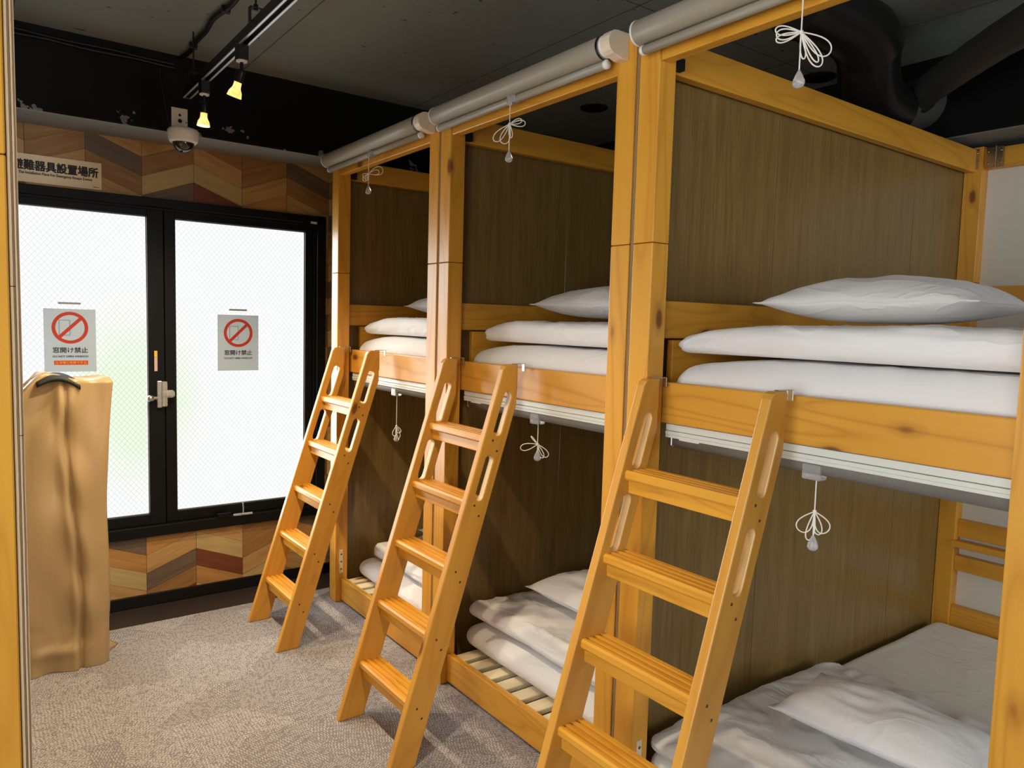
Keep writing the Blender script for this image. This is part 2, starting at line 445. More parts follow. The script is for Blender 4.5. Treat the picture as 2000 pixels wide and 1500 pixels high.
# ------------------------------------------------------------------ room
XL = -2.9; YBACK = -4.4; XRW = 2.22
struct(MB().box(XL, XRW, YBACK, 2.265, -.06, 0, 0).build('floor', CARPET), 'taupe patterned carpet floor')
struct(MB().box(XL, XRW, 2.265, YW+.1, -.06, -.002, 0).build('trim_1', BORDER), 'dark vinyl floor strip below the window wall')
struct(MB().box(XL, XRW, YBACK, YB+.1, ZC, ZC+.12, 0).build('ceiling', CEIL), 'dark grey painted concrete ceiling')
bm_ = MB().box(XL, XRW, YB, YW+.1, ZS, ZC+.12, .012)
wob = bm_.build('trim_2', [BEAMP, SOFF])
for q in wob.data.polygons:
    if q.normal.z < -.9: q.material_index = 1
struct(wob, 'black painted ceiling beam above the window wall')
wr_ = MB().box(XR, XRW, YBACK, YB, ZS, ZC+.12, .012).build('trim_3', [BLACKP, SOFF])
for q in wr_.data.polygons:
    if q.normal.z < -.9: q.material_index = 1
struct(wr_, 'black painted ceiling beam above the bed ends')
struct(MB().box(XRW, XRW+.1, YBACK, YW+.1, 0, ZC, 0).build('wall_right', BLACKP))
SW = (-2.7, -.30, .70, 2.35)  # opening for the added side window that brightens the bunk fronts
struct(MB().box(XL-.1, XL, YBACK, SW[0], 0, ZC, 0).box(XL-.1, XL, SW[1], YW+.1, 0, ZC, 0).box(XL-.1, XL, SW[0], SW[1], 0, SW[2], 0).box(XL-.1, XL, SW[0], SW[1], SW[3], ZC, 0).build('wall_left', PLASTER))
w3 = struct(thing('window_fill_side', 'unseen frosted window added in the left wall as side fill light', 'window', (XL, 0, 0))); del w3['category']
fb = MB()
for a, b in ((SW[0], SW[0]+.06), ((SW[0]+SW[1])/2-.04, (SW[0]+SW[1])/2+.04), (SW[1]-.06, SW[1])): fb.box(-.07, 0, a, b, SW[2], SW[3], .003)
fb.box(-.07, 0, SW[0], SW[1], SW[2], SW[2]+.06, .003).box(-.07, 0, SW[0], SW[1], SW[3]-.06, SW[3], .003)
fb.build('fill_window_frame', FRAME, w3)
MB().add([(-.04, SW[0], SW[2]), (-.04, SW[1], SW[2]), (-.04, SW[1], SW[3]), (-.04, SW[0], SW[3])], [[0, 1, 2, 3]]).build('pane', PANE_S, w3, recalc=False)
# window opening of the far wall
WX0, WX1, WZ0, WZ1 = -1.57, .118, .353, 2.0263
back = MB()
back.box(XL, WX0+.02, YW+.002, YW+.12, 0, ZS+.01, 0); back.box(WX1-.02, XRW, YW+.002, YW+.12, 0, ZS+.01, 0)
back.box(WX0+.02, WX1-.02, YW+.002, YW+.12, 0, WZ0+.02, 0); back.box(WX0+.02, WX1-.02, YW+.002, YW+.12, WZ1-.02, ZS+.01, 0)
def clip(poly, ax, lim, keep_gt):
    out = []
    for i in range(len(poly)):
        a, b = poly[i], poly[(i+1) % len(poly)]
        ia = (a[ax] >= lim) if keep_gt else (a[ax] <= lim); ib = (b[ax] >= lim) if keep_gt else (b[ax] <= lim)
        if ia: out.append(a)
        if ia != ib:
            t = (lim-a[ax])/(b[ax]-a[ax]); out.append((a[0]+(b[0]-a[0])*t, a[1]+(b[1]-a[1])*t))
    return out
CW, HP = .2367, .0915
SEQ = {0: [1, 1, 0, 5, 3, 1, 0, 3], 1: [0, 2, 1, 0, 3, 5, 1, 2], 2: [0, 1, 3, 2, 1, 5, 3, 2], 3: [1, 0, 3, 4, 0, 5, 3, 1]}
LOW = {0: [1, 1, 1, 0, 3, 0, 4], 1: [1, 2, 5, 3, 0, 1, 0], 2: [0, 5, 0, 2, 1, 4, 0], 3: [1, 0, 3, 4, 5, 0, 1]}
regs = [(XL, XRW, WZ1-.01, ZS+.005), (XL, XRW, .05, WZ0+.01), (WX1-.01, XRW, WZ0+.01, WZ1-.01), (XL, WX0+.01, WZ0+.01, WZ1-.01)]
for ci in range(-9, 15):
    x0 = -1.281+CW*ci; x1 = x0+CW; up = (ci % 2 == 0)      # even columns rise to the right
    for k in range(-2, 34):
        low = k >= 27
        za = (.53-HP*(k-27)) if low else 2.218+HP*2-HP*k    # boundary height at the apex side
        lo, hi = za-HP, za
        zl, zr = (lo, hi) if up else (hi, lo)
        g = .0009
        poly = [(x0+g, zl-HP+g), (x1-g, zr-HP+g), (x1-g, zr-g*.4), (x0+g, zl-g*.4)]
        mi = LOW[ci % 4][k-27] if low else SEQ[ci % 4][k % 8]
        for ri, (a, b, c_, d_) in enumerate(regs):
            if low != (ri == 1): continue
            q = clip(clip(clip(clip(poly, 0, a, True), 0, b, False), 1, c_, True), 1, d_, False)
            if len(q) >= 3: back.add([(p[0], YW, p[1]) for p in q], [list(range(len(q)))], 1+mi)
DARKBACK = plain('dark_plank_joint', (.05, .028, .014, 1), .7)
struct(back.build('wall_back', [DARKBACK]+PLANKS, recalc=False), 'window wall clad in chevron wood planks')
struct(MB().box(XL, XRW, YW-.012, YW+.004, 0, .058, .002).build('baseboard_back', BLACKM), 'black baseboard under the window wall')
# wall behind the photographer; its frosted window is added as fill light
BW = (.3, 2.1, .75, 2.3)
bw = MB().box(XL, BW[0], YBACK-.1, YBACK, 0, ZC, 0).box(BW[1], XRW, YBACK-.1, YBACK, 0, ZC, 0).box(BW[0], BW[1], YBACK-.1, YBACK, 0, BW[2], 0).box(BW[0], BW[1], YBACK-.1, YBACK, BW[3], ZC, 0)
struct(bw.build('wall_front', PLASTER))
w2 = struct(thing('window_fill_back', 'unseen frosted window added behind the photographer as fill light', 'window', (0, YBACK, 0))); del w2['category']
fb = MB()
for a, b in ((BW[0], BW[0]+.06), ((BW[0]+BW[1])/2-.04, (BW[0]+BW[1])/2+.04), (BW[1]-.06, BW[1])): fb.box(a, b, -.07, .0, BW[2], BW[3], .003)
fb.box(BW[0], BW[1], -.07, .0, BW[2], BW[2]+.06, .003).box(BW[0], BW[1], -.07, .0, BW[3]-.06, BW[3], .003)
fb.build('fill_window_frame', FRAME, w2)
pb = MB().add([(BW[0], -.04, BW[2]), (BW[1], -.04, BW[2]), (BW[1], -.04, BW[3]), (BW[0], -.04, BW[3])], [[0, 3, 2, 1]])
pb.build('pane', PANE_B, w2, recalc=False)

# ------------------------------------------------------------------ far window
win = struct(thing('window_1', 'black framed frosted window with two sashes', 'window', (0, YW, 0))); del win['category']
fr = MB()
fr.box(WX0, WX0+.05, -.022, .09, WZ0, WZ1, .003).box(WX1-.05, WX1, -.022, .09, WZ0, WZ1, .003)
fr.box(WX0, WX1, -.022, .09, WZ1-.042, WZ1, .003).box(WX0, WX1, -.022, .09, WZ0, WZ0+.055, .003)
fr.box(WX1-.064, WX1-.05, -.004, .09, WZ0, WZ1, .002).box(WX0, WX1, -.006, .09, WZ1-.055, WZ1-.042, .002)
fr.box(-.735, -.687, .045, .09, WZ0, WZ1, .002)
fr.build('frame', FRAME, win)
def sash(a0, a1, px0, px1, y):
    z0, z1, pz0, pz1 = WZ0+.055, WZ1-.05, .463, 1.940
    s = MB().box(a0, px0, y, y+.04, z0, z1, .003).box(px1, a1, y, y+.04, z0, z1, .003).box(px0-.002, px1+.002, y, y+.04, pz1, z1, .003).box(px0-.002, px1+.002, y, y+.04, z0, pz0, .003)
    so = s.build('sash', FRAME, win)
    gk = MB()
    for a, b, c_, d_ in ((px0, px0+.004, pz0, pz1), (px1-.004, px1, pz0, pz1), (px0, px1, pz0, pz0+.004), (px0, px1, pz1-.004, pz1)): gk.box(a, b, y+.014, y+.024, c_, d_, .001)
    gk.build('gasket', plain('grey_gasket', (.30, .32, .33, 1), .5), so)
    p = MB().add([(px0-.003, y+.022, pz0-.003), (px1+.003, y+.022, pz0-.003), (px1+.003, y+.022, pz1+.003), (px0-.003, y+.022, pz1+.003)], [[0, 1, 2, 3]])
    p.build('pane', PANE, so, recalc=False)
sash(-1.52, -.713, -1.452, -.788, .004)
sash(-.709, .055, -.657, .012, .012)
la = MB().box(-.752, -.728, -.012, .006, 1.0, 1.135, .004).tube([(-.752, -.018, 1.05), (-.775, -.022, 1.05)], .008, 10)
la.lathe([(0, -.016), (.012, -.014), (.017, 0), (.012, .014), (0, .016)], (-.785, -.024, 1.05), (1, 0, 0), 16)
lat = la.build('latch', STEEL, win)
MB().box(-.731, -.706, -.026, -.002, 1.006, 1.132, .006).box(-.731, -.672, -.03, -.002, 1.05, 1.088, .012).build('latch_cover', CLEAR, lat)
MB().tube([(-.34, -.03, .418), (-.34, -.034, .445), (-.34, -.026, .475)], .003, 8).box(-.39, -.29, -.034, -.020, .408, .418, .003).build('stay', CLEAR, win)
MB().box(-.47, -.40, -.028, -.018, .405, .43, .003).build('drain_cap', FRAME, win)
st_ = tag(MB().box(-.761, -.747, YW-.0035, YW-.0018+.002, 1.183, 1.252, 0).box(-.761, -.747, YW-.0035, YW-.0018+.002, 1.253, 1.284, 0, mi=1).build('sticker', [plain('pale_pink_label', (.52, .40, .34, 1), .5), YELLOW]), 'narrow yellow and pink sticker on the black middle window stile above the latch', 'sticker')
st_.location.y = .004
st2 = tag(MB().box(.028, .063, YW-.0245, YW-.022, 1.982, 1.994, 0).build('sticker', WHITEP), 'small pale sticker at the upper right corner of the black window frame', 'sticker')

def poster(x0, z0, warn, label):
    yg = YW + .004
    t = thing('poster', label, 'poster', (x0, yg, z0), 'do not open window notices on the panes')
    w, h = .210, .292
    MB().box(0, w, .0, .0012, 0, h, 0).build('sheet', PAPER, t)
    MB().box(.058, .150, -.002, .001, h+.022, h+.031, .001).build('hanging_strip', plain('grey_strip', (.22, .21, .19, 1), .6), t)
    cx, cz, R, r = .105, .205 if warn else .198, .074, .059
    n = 64; ring = MB(); vs = []; fs = []
    for k in range(n):
        a = 2*math.pi*k/n; vs += [(cx+R*math.cos(a), -.0010, cz+R*math.sin(a)), (cx+r*math.cos(a), -.0010, cz+r*math.sin(a))]
    for k in range(n): fs.append([2*k, 2*((k+1) % n), 2*((k+1) % n)+1, 2*k+1])
    ring.add(vs, fs); d = Vector((.7071, 0, .7071)); e = Vector((-.7071, 0, .7071)); c0 = Vector((cx, -.0011, cz))
    ring.add([c0-d*r*1.01-e*.0075, c0+d*r*1.01-e*.0075, c0+d*r*1.01+e*.0075, c0-d*r*1.01+e*.0075], [[0, 1, 2, 3]])
    ring.build('prohibition_mark', REDINK, t, recalc=False)
    ic = MB()
    def rect(m, a, b, c_, dd, lw):
        for q in ((a, b, c_, c_+lw), (a, b, dd-lw, dd), (a, a+lw, c_, dd), (b-lw, b, c_, dd)):
            m.add([(q[0], -.0006, q[2]), (q[1], -.0006, q[2]), (q[1], -.0006, q[3]), (q[0], -.0006, q[3])], [[0, 1, 2, 3]])
    rect(ic, .060, .105, cz-.036, cz+.036, .0024); ic.build('window_icon', GREENINK, t, recalc=False)
    ic2 = MB(); rect(ic2, .108, .150, cz-.038, cz+.034, .0016); ic2.build('window_icon', PALEINK, t, recalc=False)
    zz = .088 if warn else .082
    text('lettering', '窓開け禁止', INK, t, .034, -.0008, zz, .142, .026, .0006)
    text('lettering', 'DO NOT OPEN WINDOW', INK, t, .034, -.0008, zz-.021, .144, .0085, .0004)
    if warn:
        b = MB().add([(.038, -.0007, .032), (.176, -.0007, .032), (.176, -.0007, .052), (.038, -.0007, .052)], [[0, 1, 2, 3]]).build('warning_bar', ORANGEINK, t, recalc=False)
        text('lettering', '⚠非常に危険です⚠', ORANGETXT, b, .043, -.0011, .0355, .128, .013, .0003)
poster(-1.2235, 1.186, True, 'notice on the left frosted pane with an orange warning bar below its text')
poster(-.4585, 1.180, False, 'notice on the right frosted pane, without an orange bar')

sg = thing('sign', 'cream emergency device sign with black Japanese lettering above the window', 'sign', (0, YW-.003, 0))
MB().box(-1.40, -.9795, -.003, .002, 2.0365, 2.160, .001).build('plate', SIGNP, sg)
text('lettering', '避難器具設置場所', INK, sg, -1.3265, -.0042, 2.0905, .332, .0440, .0017)
text('lettering', 'The Installation Place For Emergency Escape Device', INK, sg, -1.305, -.0042, 2.0690, .286, .0150, .0004)
MB().box(-1.015, -.992, -.0042, -.0035, 2.0455, 2.048, 0).build('maker_line', INK, sg)

# ------------------------------------------------------------------ bunk beds
DARKSCREW = plain('dark_screw', (.10, .07, .05, 1), .4, .6)
def bunk(label, slats=12):
    t = thing('bunk_bed', label, 'bunk bed', (0, 0, 0), 'bunk bed units of the right-hand row')
    yn = -P+G                                     # near edge
    XB = 2.0
    ZJ = 1.6965; ZT = 2.272
    for (xa, xb) in ((0, PD), (XB, XB+PD)):
        for (ya, yb) in ((-PW, 0), (yn, yn+PW)):
            MB().box(xa, xb, ya, yb, 0, ZJ-.0008, .003).build('post', PINE['z'], t)
            MB().box(xa, xb, ya, yb, ZJ+.0008, ZT, .003).build('post', PINE['z'], t)
    MB().box(.0035, .040, yn+PW, -PW, 2.1765, 2.262, .003).build('top_rail', PINE['y'], t)
    MB().box(.074, .104, yn+.004, -.004, 1.1964, 1.312, .004).build('bed_rail', PINE_RAIL, t)
    MB().box(.028, .056, yn+PW, -PW, .010, .1235, .004).build('bottom_rail', PINE['y'], t)
    for (ya, yb) in ((-.046, -.012), (yn+.012, yn+.046)):
        b = MB().box(PD, XB, ya, yb, 2.166, 2.262, .003); b.build('side_beam', PINE['x'], t)
        MB().box(PD, XB, ya+.006, yb-.004, 1.435, 1.542, .003).build('side_rail', PINE['x'], t)
        MB().box(.14, XB, ya+.008, yb-.004, 1.20, 1.43, .003).build('side_rail', PINE['x'], t)
    # olive laminate partition on the far side, three boards
    pn = MB()
    for a, b in ((.020, .6538), (.6562, 1.5798), (1.5822, XB+.07)):
        pn.box(a, b, .0012, .0060, .02, 2.262, 0)
    pn.build('partition', LAM, t)
    MB().box(.004, .019, .0015, G-.002, .0, 2.27, 0).build('partition_edge', PLY_THIN, t)
    # headboard: white panel held by rails
    hx = XB+.045
    hb = MB().box(hx+.012, hx+.018, yn+PW*.6, -PW*.6, .06, 2.25, 0); hb.build('headboard_panel', WHITEBOARD, t)['label'] = 'white back panel at the bed end'
    for z0, z1, dx in ((2.178, 2.262, .03), (1.60, 1.68, .03), (1.40, 1.50, .03), (.575, .653, .02), (.425, .492, .03), (.16, .262, .03)):
        MB().box(hx-dx, hx+.010, yn+PW, -PW, z0, z1, .003).build('headboard_rail', PINE['y'], t)
    MB().box(hx-.055, hx-.010, yn+PW-.01, -PW+.012, .533, .562, .003).build('headboard_ledge', PINE['y'], t)
    for k in range(slats):
        y = -PW-.046-k*.0935
        if y-.07 < yn+.01: break
        MB().box(.058, XB, y-.032, y+.032, .094, .115, .004).build('slat', SLAT, t)
    MB().box(.08, XB-.02, yn+.05, -.05, 1.205, 1.225, .002).build('bed_board', SLAT, t)
    # black corner brackets, screw plates, rear hinges
    MB().box(PD, PD+.033, -.0755, -.0745+.02, 2.168, 2.20, .001).box(PD, PD+.003, -.0755, -.05, 2.168, 2.262, .001).build('corner_bracket', BLACKM, t)
    sp = MB().box(.020, .040, -PW-.0030, -PW+.001, .150, .272, .001); so = sp.build('screw_plate', PLATE, t)
    for z in (.172, .211, .250): MB().lathe([(0, .0012), (.0042, .0008), (.0046, 0)], (.030, -PW-.003, z), (0, -1, 0), 12).build('screw', DARKSCREW, so)
    for ya, yb in ((-.058, -.014), (-.150, -.085)):
        h = MB().box(XB-.0045, XB+.001, ya, yb, 2.178, 2.262, .001)
        h.tube([(XB-.006, ya+(yb-ya)*.42, 2.176), (XB-.006, ya+(yb-ya)*.42, 2.264)], .0045, 8)
        for z in (2.195, 2.245):
            for y in (ya+.008, yb-.008): h.lathe([(0, .0016), (.004, .001), (.0045, 0)], (XB-.0045, y, z), (-1, 0, 0), 10)
        ho = h.build('hinge', CHROME, t); ho['label'] = 'dark nickel hinge'
    return t
b3 = bunk('nearest bunk bed of the right-hand row, olive partition and white back panel in view')
b2 = copy_tree(b3); b2.location.y = P; b2['label'] = 'middle bunk bed of the right-hand row, behind the second ladder'
b1 = copy_tree(b3); b1.location.y = 2*P; b1['label'] = 'far bunk bed of the right-hand row, beside the window wall'
YF = {3: 0.0, 2: P, 1: 2*P}

# ------------------------------------------------------------------ ladders
SLOTS = (((.398, 1.098), (.436, 1.217)), ((.328, .880), (.366, .999)))
PINE_PALE = pine('pine_raw_slot', 2, (.78, .52, .22, 1), (.62, .36, .12, 1))
def stile(mbname, parent, ya, yb):
    prof = [(0, 0), (.098, 0), (.475, 1.186), (.475, 1.325), (.436, 1.325), (.424, 1.320), (.415, 1.308), (.406, 1.277)]
    bm = bmesh.new()
    def loop(pts):
        vs = [bm.verts.new((x, ya, z)) for x, z in pts]; return [bm.edges.new((vs[i], vs[(i+1) % len(vs)])) for i in range(len(vs))]
    es = loop(prof)
    d = Vector((math.sin(LEAN), math.cos(LEAN))); n = Vector((math.cos(LEAN), -math.sin(LEAN)))
    for (xa, za), (xb_, zb) in SLOTS:
        A = Vector((xa, za)); B = Vector((xb_, zb)); R = .0155; pts = []
        for k in range(9): a = math.pi*k/8; pts.append(B+n*R*math.cos(a)+d*R*math.sin(a))
        for k in range(9): a = math.pi+math.pi*k/8; pts.append(A+n*R*math.cos(a)+d*R*math.sin(a))
        es += loop([(p.x, p.y) for p in pts])
    fc = bmesh.ops.triangle_fill(bm, edges=es, use_beauty=True, use_dissolve=False)['geom']
    fc = [q for q in fc if isinstance(q, bmesh.types.BMFace)]
    ex = bmesh.ops.extrude_face_region(bm, geom=fc)['geom']
    bmesh.ops.translate(bm, verts=[v for v in ex if isinstance(v, bmesh.types.BMVert)], vec=(0, yb-ya, 0))
    bmesh.ops.recalc_face_normals(bm, faces=bm.faces[:])
    for q in bm.faces:      # routed slot walls show paler raw wood
        c = q.calc_center_median()
        if abs(q.normal.y) < .5 and any(((c.x-(A_[0]+B_[0])/2)*n.x+(c.z-(A_[1]+B_[1])/2)*n.y)**2 < .018**2 and abs((c.x-(A_[0]+B_[0])/2)*d.x+(c.z-(A_[1]+B_[1])/2)*d.y) < .082 for A_, B_ in SLOTS): q.material_index = 1
    m = bpy.data.meshes.new(mbname); bm.to_mesh(m); bm.free(); m.materials.append(PINE_STILE); m.materials.append(PINE_PALE)
    o = bpy.data.objects.new(mbname, m); COL.objects.link(o); o.parent = parent
    md = o.modifiers.new('bevel', 'BEVEL'); md.width = .0045; md.segments = 2; md.limit_method = 'ANGLE'; md.angle_limit = math.radians(50)
    return o
LT, LW = .027, .421
def ladder(label):
    t = thing('ladder', label, 'ladder', (0, 0, 0), 'wooden ladders hooked on the bunk beds')
    stile('stile', t, 0, -LT); rs = stile('stile', t, -LW+LT, -LW)
    for z in (.212, .429, .647, .864, 1.081):
        for dx, dz in ((.034, -.014), (.052, -.052)):
            MB().lathe([(0, .0006), (.0038, .0005), (.0042, 0)], (.318*z+dx, -LW, z+dz), (0, -1, 0), 10).build('screw_plug', DARKSCREW, rs)
    y0, y1 = -LW+LT, -LT
    for z in (.212, .429, .647, .864, 1.081):
        x = .318*z + .012; th = .027; D = .088
        # tread with three anti-slip grooves
        prof = [(x+.004, z-th), (x, z-th+.006), (x, z-.006), (x+.005, z)]
        for gx in (.020, .042, .064):
            prof += [(x+gx-.0062, z), (x+gx-.0048, z-.006), (x+gx+.0048, z-.006), (x+gx+.0062, z)]
        prof += [(x+D-.004, z), (x+D, z-.004), (x+D, z-th)]
        m = MB().prism(prof[::-1], 'xz', y0, y1)
        tr = m.build('tread', PINE['y'], t)
        MB().box(x+.013, x+.045, y0, y1, z-th-.036, z-th, .002).build('support', PINE['y'], tr)
    for ya in (0, -LW+LT):
        MB().box(.455, .512, ya-LT+.006, ya-.006, 1.3253, 1.3275, .0008).box(.475, .478, ya-LT+.003, ya-.003, 1.235, 1.325, .0005).box(.509, .512, ya-LT+.006, ya-.006, 1.300, 1.3275, .0008).build('hook_bracket', STEEL, t)
    return t
l2 = ladder('middle of the three wooden ladders, leaning on the middle bunk bed')
l2.location = (-.4535, .972, 0)
l1 = copy_tree(l2); l1.location = (-.4500, 2.045, 0); l1['label'] = 'wooden ladder closest to the window, leaning on the far bunk bed'
l3 = copy_tree(l2); l3.location = (-.4535, -.074, 0); l3['label'] = 'nearest and largest wooden ladder, its feet below the picture edge'

# ------------------------------------------------------------------ pull cords
RD = Vector((.8056, -.5918, 0))
def petal(mb, k, tip, width, r):
    """a loop of cord leaving the knot k and coming back"""
    T = Vector(tip); L = T.length; a = T.normalized(); s = Vector((0, 0, 1)).cross(a)
    s = a.cross(Vector(RD).cross(Vector((0, 0, 1)))).normalized()
    pts = [k + a*L*math.sin(math.pi*i/22) + s*width*math.sin(2*math.pi*i/22)*.5 for i in range(23)]
    mb.tube(pts, r, 6)
def pull_cord(parent, top, zknot, zbead, petals, scale, r=.0016):
    """top: point below the tab (in the thing's own space); petals in photo pixels relative to the knot"""
    top = Vector(top); k = Vector((top.x, top.y, zknot)); e = Vector((top.x, top.y, zbead))
    m = MB().tube([top, k], r, 6).tube([k, e], r, 6)
    m.lathe([(0, -.005), (.004, -.003), (.005, 0), (.004, .003), (0, .005)], k, (0, 0, 1), 10)
    for dx, dz, w in petals:
        petal(m, k, RD*(dx/scale)+Vector((0, 0, -dz/scale)), w/scale, r)
    m.build('pull_cord', CORD, parent)
    MB().lathe([(0, .020), (.003, .018), (.008, .008), (.0125, -.004), (.0128, -.010), (.0095, -.016), (.004, -.0185), (0, -.019)], e-Vector((0, 0, .019)), (0, 0, 1), 16).build('pull_bead', CLEAR, parent)

def upper_blind(yf, label, zk, zb, petals, scale):
    t = thing('roller_blind', label, 'roller blind', (-.045, yf-P/2, 2.245), 'rolled up blinds over the upper bunks')
    h = P/2; ya, yb = h-.036, -h+.096
    rl = .0325
    prof = MB(); pr_ = [(0, 0), (rl-.002, 0), (rl, .002)]+[(rl, .002+(ya-yb-.004)*i/6) for i in range(1, 7)]+[(rl-.002, ya-yb), (0, ya-yb)]
    prof.lathe(pr_, (0, yb, 0), (0, 1, 0), 32); prof.build('roll', ROLL, t)
    MB().lathe([(0, 0), (rl+.001, 0), (rl+.001, .004), (rl-.004, .007), (0, .007)], (0, ya, 0), (0, 1, 0), 32).build('end_cap', WHITEP, t)
    MB().lathe([(rl+.0012, 0), (rl+.0012, .008)], (0, yb-.002, 0), (0, 1, 0), 32).build('seam_band', BLACKM, t)
    MB().lathe([(0, 0), (rl-.003, 0), (rl-.001, -.004), (rl-.003, -.012), (rl-.008, -.014), (0, -.014)], (0, yb-.002, 0), (0, 1, 0), 32).build('end_cap', WHITEP, t)
    br = MB(); poly = [(.045, -.040), (.045, .034), (.0, .034)]+[(-.034*math.sin(math.pi*i/8), .034*math.cos(math.pi*i/8)) for i in range(1, 8)]+[(0, -.034), (.02, -.040)]
    br.prism([(x, z) for x, z in poly], 'xz', yb-.016, yb-.051); br.build('bracket', CREAMP, t, bevel=.002)
    bx, bz = .010, -.044
    MB().lathe([(0, 0), (.0125, 0), (.0125, ya-yb-.012), (0, ya-yb-.012)], (bx, yb+.002, bz), (0, 1, 0), 20).build('bottom_bar', ROLL, t)
    MB().lathe([(0, -.004), (.013, -.004), (.0135, .006), (.012, .006)], (bx, yb, bz), (0, 1, 0), 20).build('bar_cap', WHITEP, t)
    MB().lathe([(0, .004), (.013, .004), (.0135, -.006), (.012, -.006)], (bx, ya-.008, bz), (0, 1, 0), 20).build('bar_cap', WHITEP, t)
    MB().box(bx-.020, bx+.004, -.022, .022, bz-.016, bz+.014, .004).box(bx-.022, bx-.017, -.009, .009, bz-.024, bz-.010, .002).build('pull_tab', CLEAR, t)
    pull_cord(t, (bx-.020, 0, bz-.022), zk-2.245, zb-2.245+.019*2, petals, scale)
    return t
upper_blind(YF[1], 'rolled up blind over the upper bunk beside the window wall', 2.110, 2.020, [(24, -8, 14), (18, -4, 8), (-9, 6, 9), (-8, 12, 8), (-4, 11, 6)], 385)
upper_blind(YF[2], 'rolled up blind over the middle upper bunk', 2.118, 1.994, [(-25, 28, 14), (-10, 32, 16), (26, -2, 10), (20, -7, 8), (3, 22, 6)], 505)
upper_blind(YF[3], 'rolled up blind over the nearest upper bunk, cut by the top edge', 2.103, 1.986, [(-40, -2, 14), (-38, 14, 12), (-38, 6, 16), (46, 30, 26), (32, 50, 20), (28, 44, 10), (6, 40, 8)], 720)

def lower_blind(yf, label, zk, zb, petals, scale):
    t = thing('roller_blind', label, 'roller blind', (.118, yf-P/2, 1.17), 'blinds over the lower bunks')
    h = P/2-PW+.003; 
    hs = MB().box(-.036, .030, -h+.012, h-.006, .006, .0245, .002).box(-.038, .030, -h+.012, h-.006, -.006, .005, .002).box(-.0365, -.030, -h+.012, h-.006, -.014, -.006, .001)
    hs.build('head_box', ALU, t)
    MB().lathe([(0, 0), (.0215, 0), (.0215, 2*h-.05), (0, 2*h-.05)], (-.012, -h+.02, -.021), (0, 1, 0), 24).build('roll', ROLL_LOW, t)
    MB().box(-.030, .020, h-.026, h-.010, -.040, .004, .004).build('end_bracket', STEEL, t)
    MB().box(-.036, -.018, h-.055, h-.125, -.018, -.010, .002).build('label_tape', WHITEP, t)
    MB().box(-.037, -.004, -.024, .024, -.054, -.016, .005).build('pull_tab', CLEAR, t)
    pull_cord(t, (-.020, -.006, -.053), zk-1.17, zb-1.17+.038, petals, scale)
    return t
lower_blind(YF[1], 'blind under the bed rail of the upper bunk beside the window wall', .975, .902, [(6, 12, 8), (-4, 18, 8), (4, 22, 8)], 385)
lower_blind(YF[2], 'blind under the middle upper bed, above the middle lower bunk', 1.045, .985, [(-30, 8, 12), (18, 22, 12), (10, 24, 8), (-12, -14, 2)], 505)
lower_blind(YF[3], 'blind under the nearest upper bed, above the nearest lower bunk', 1.040, .945, [(-24, 34, 26), (22, 36, 24), (10, 40, 14), (-8, 50, 14)], 720)

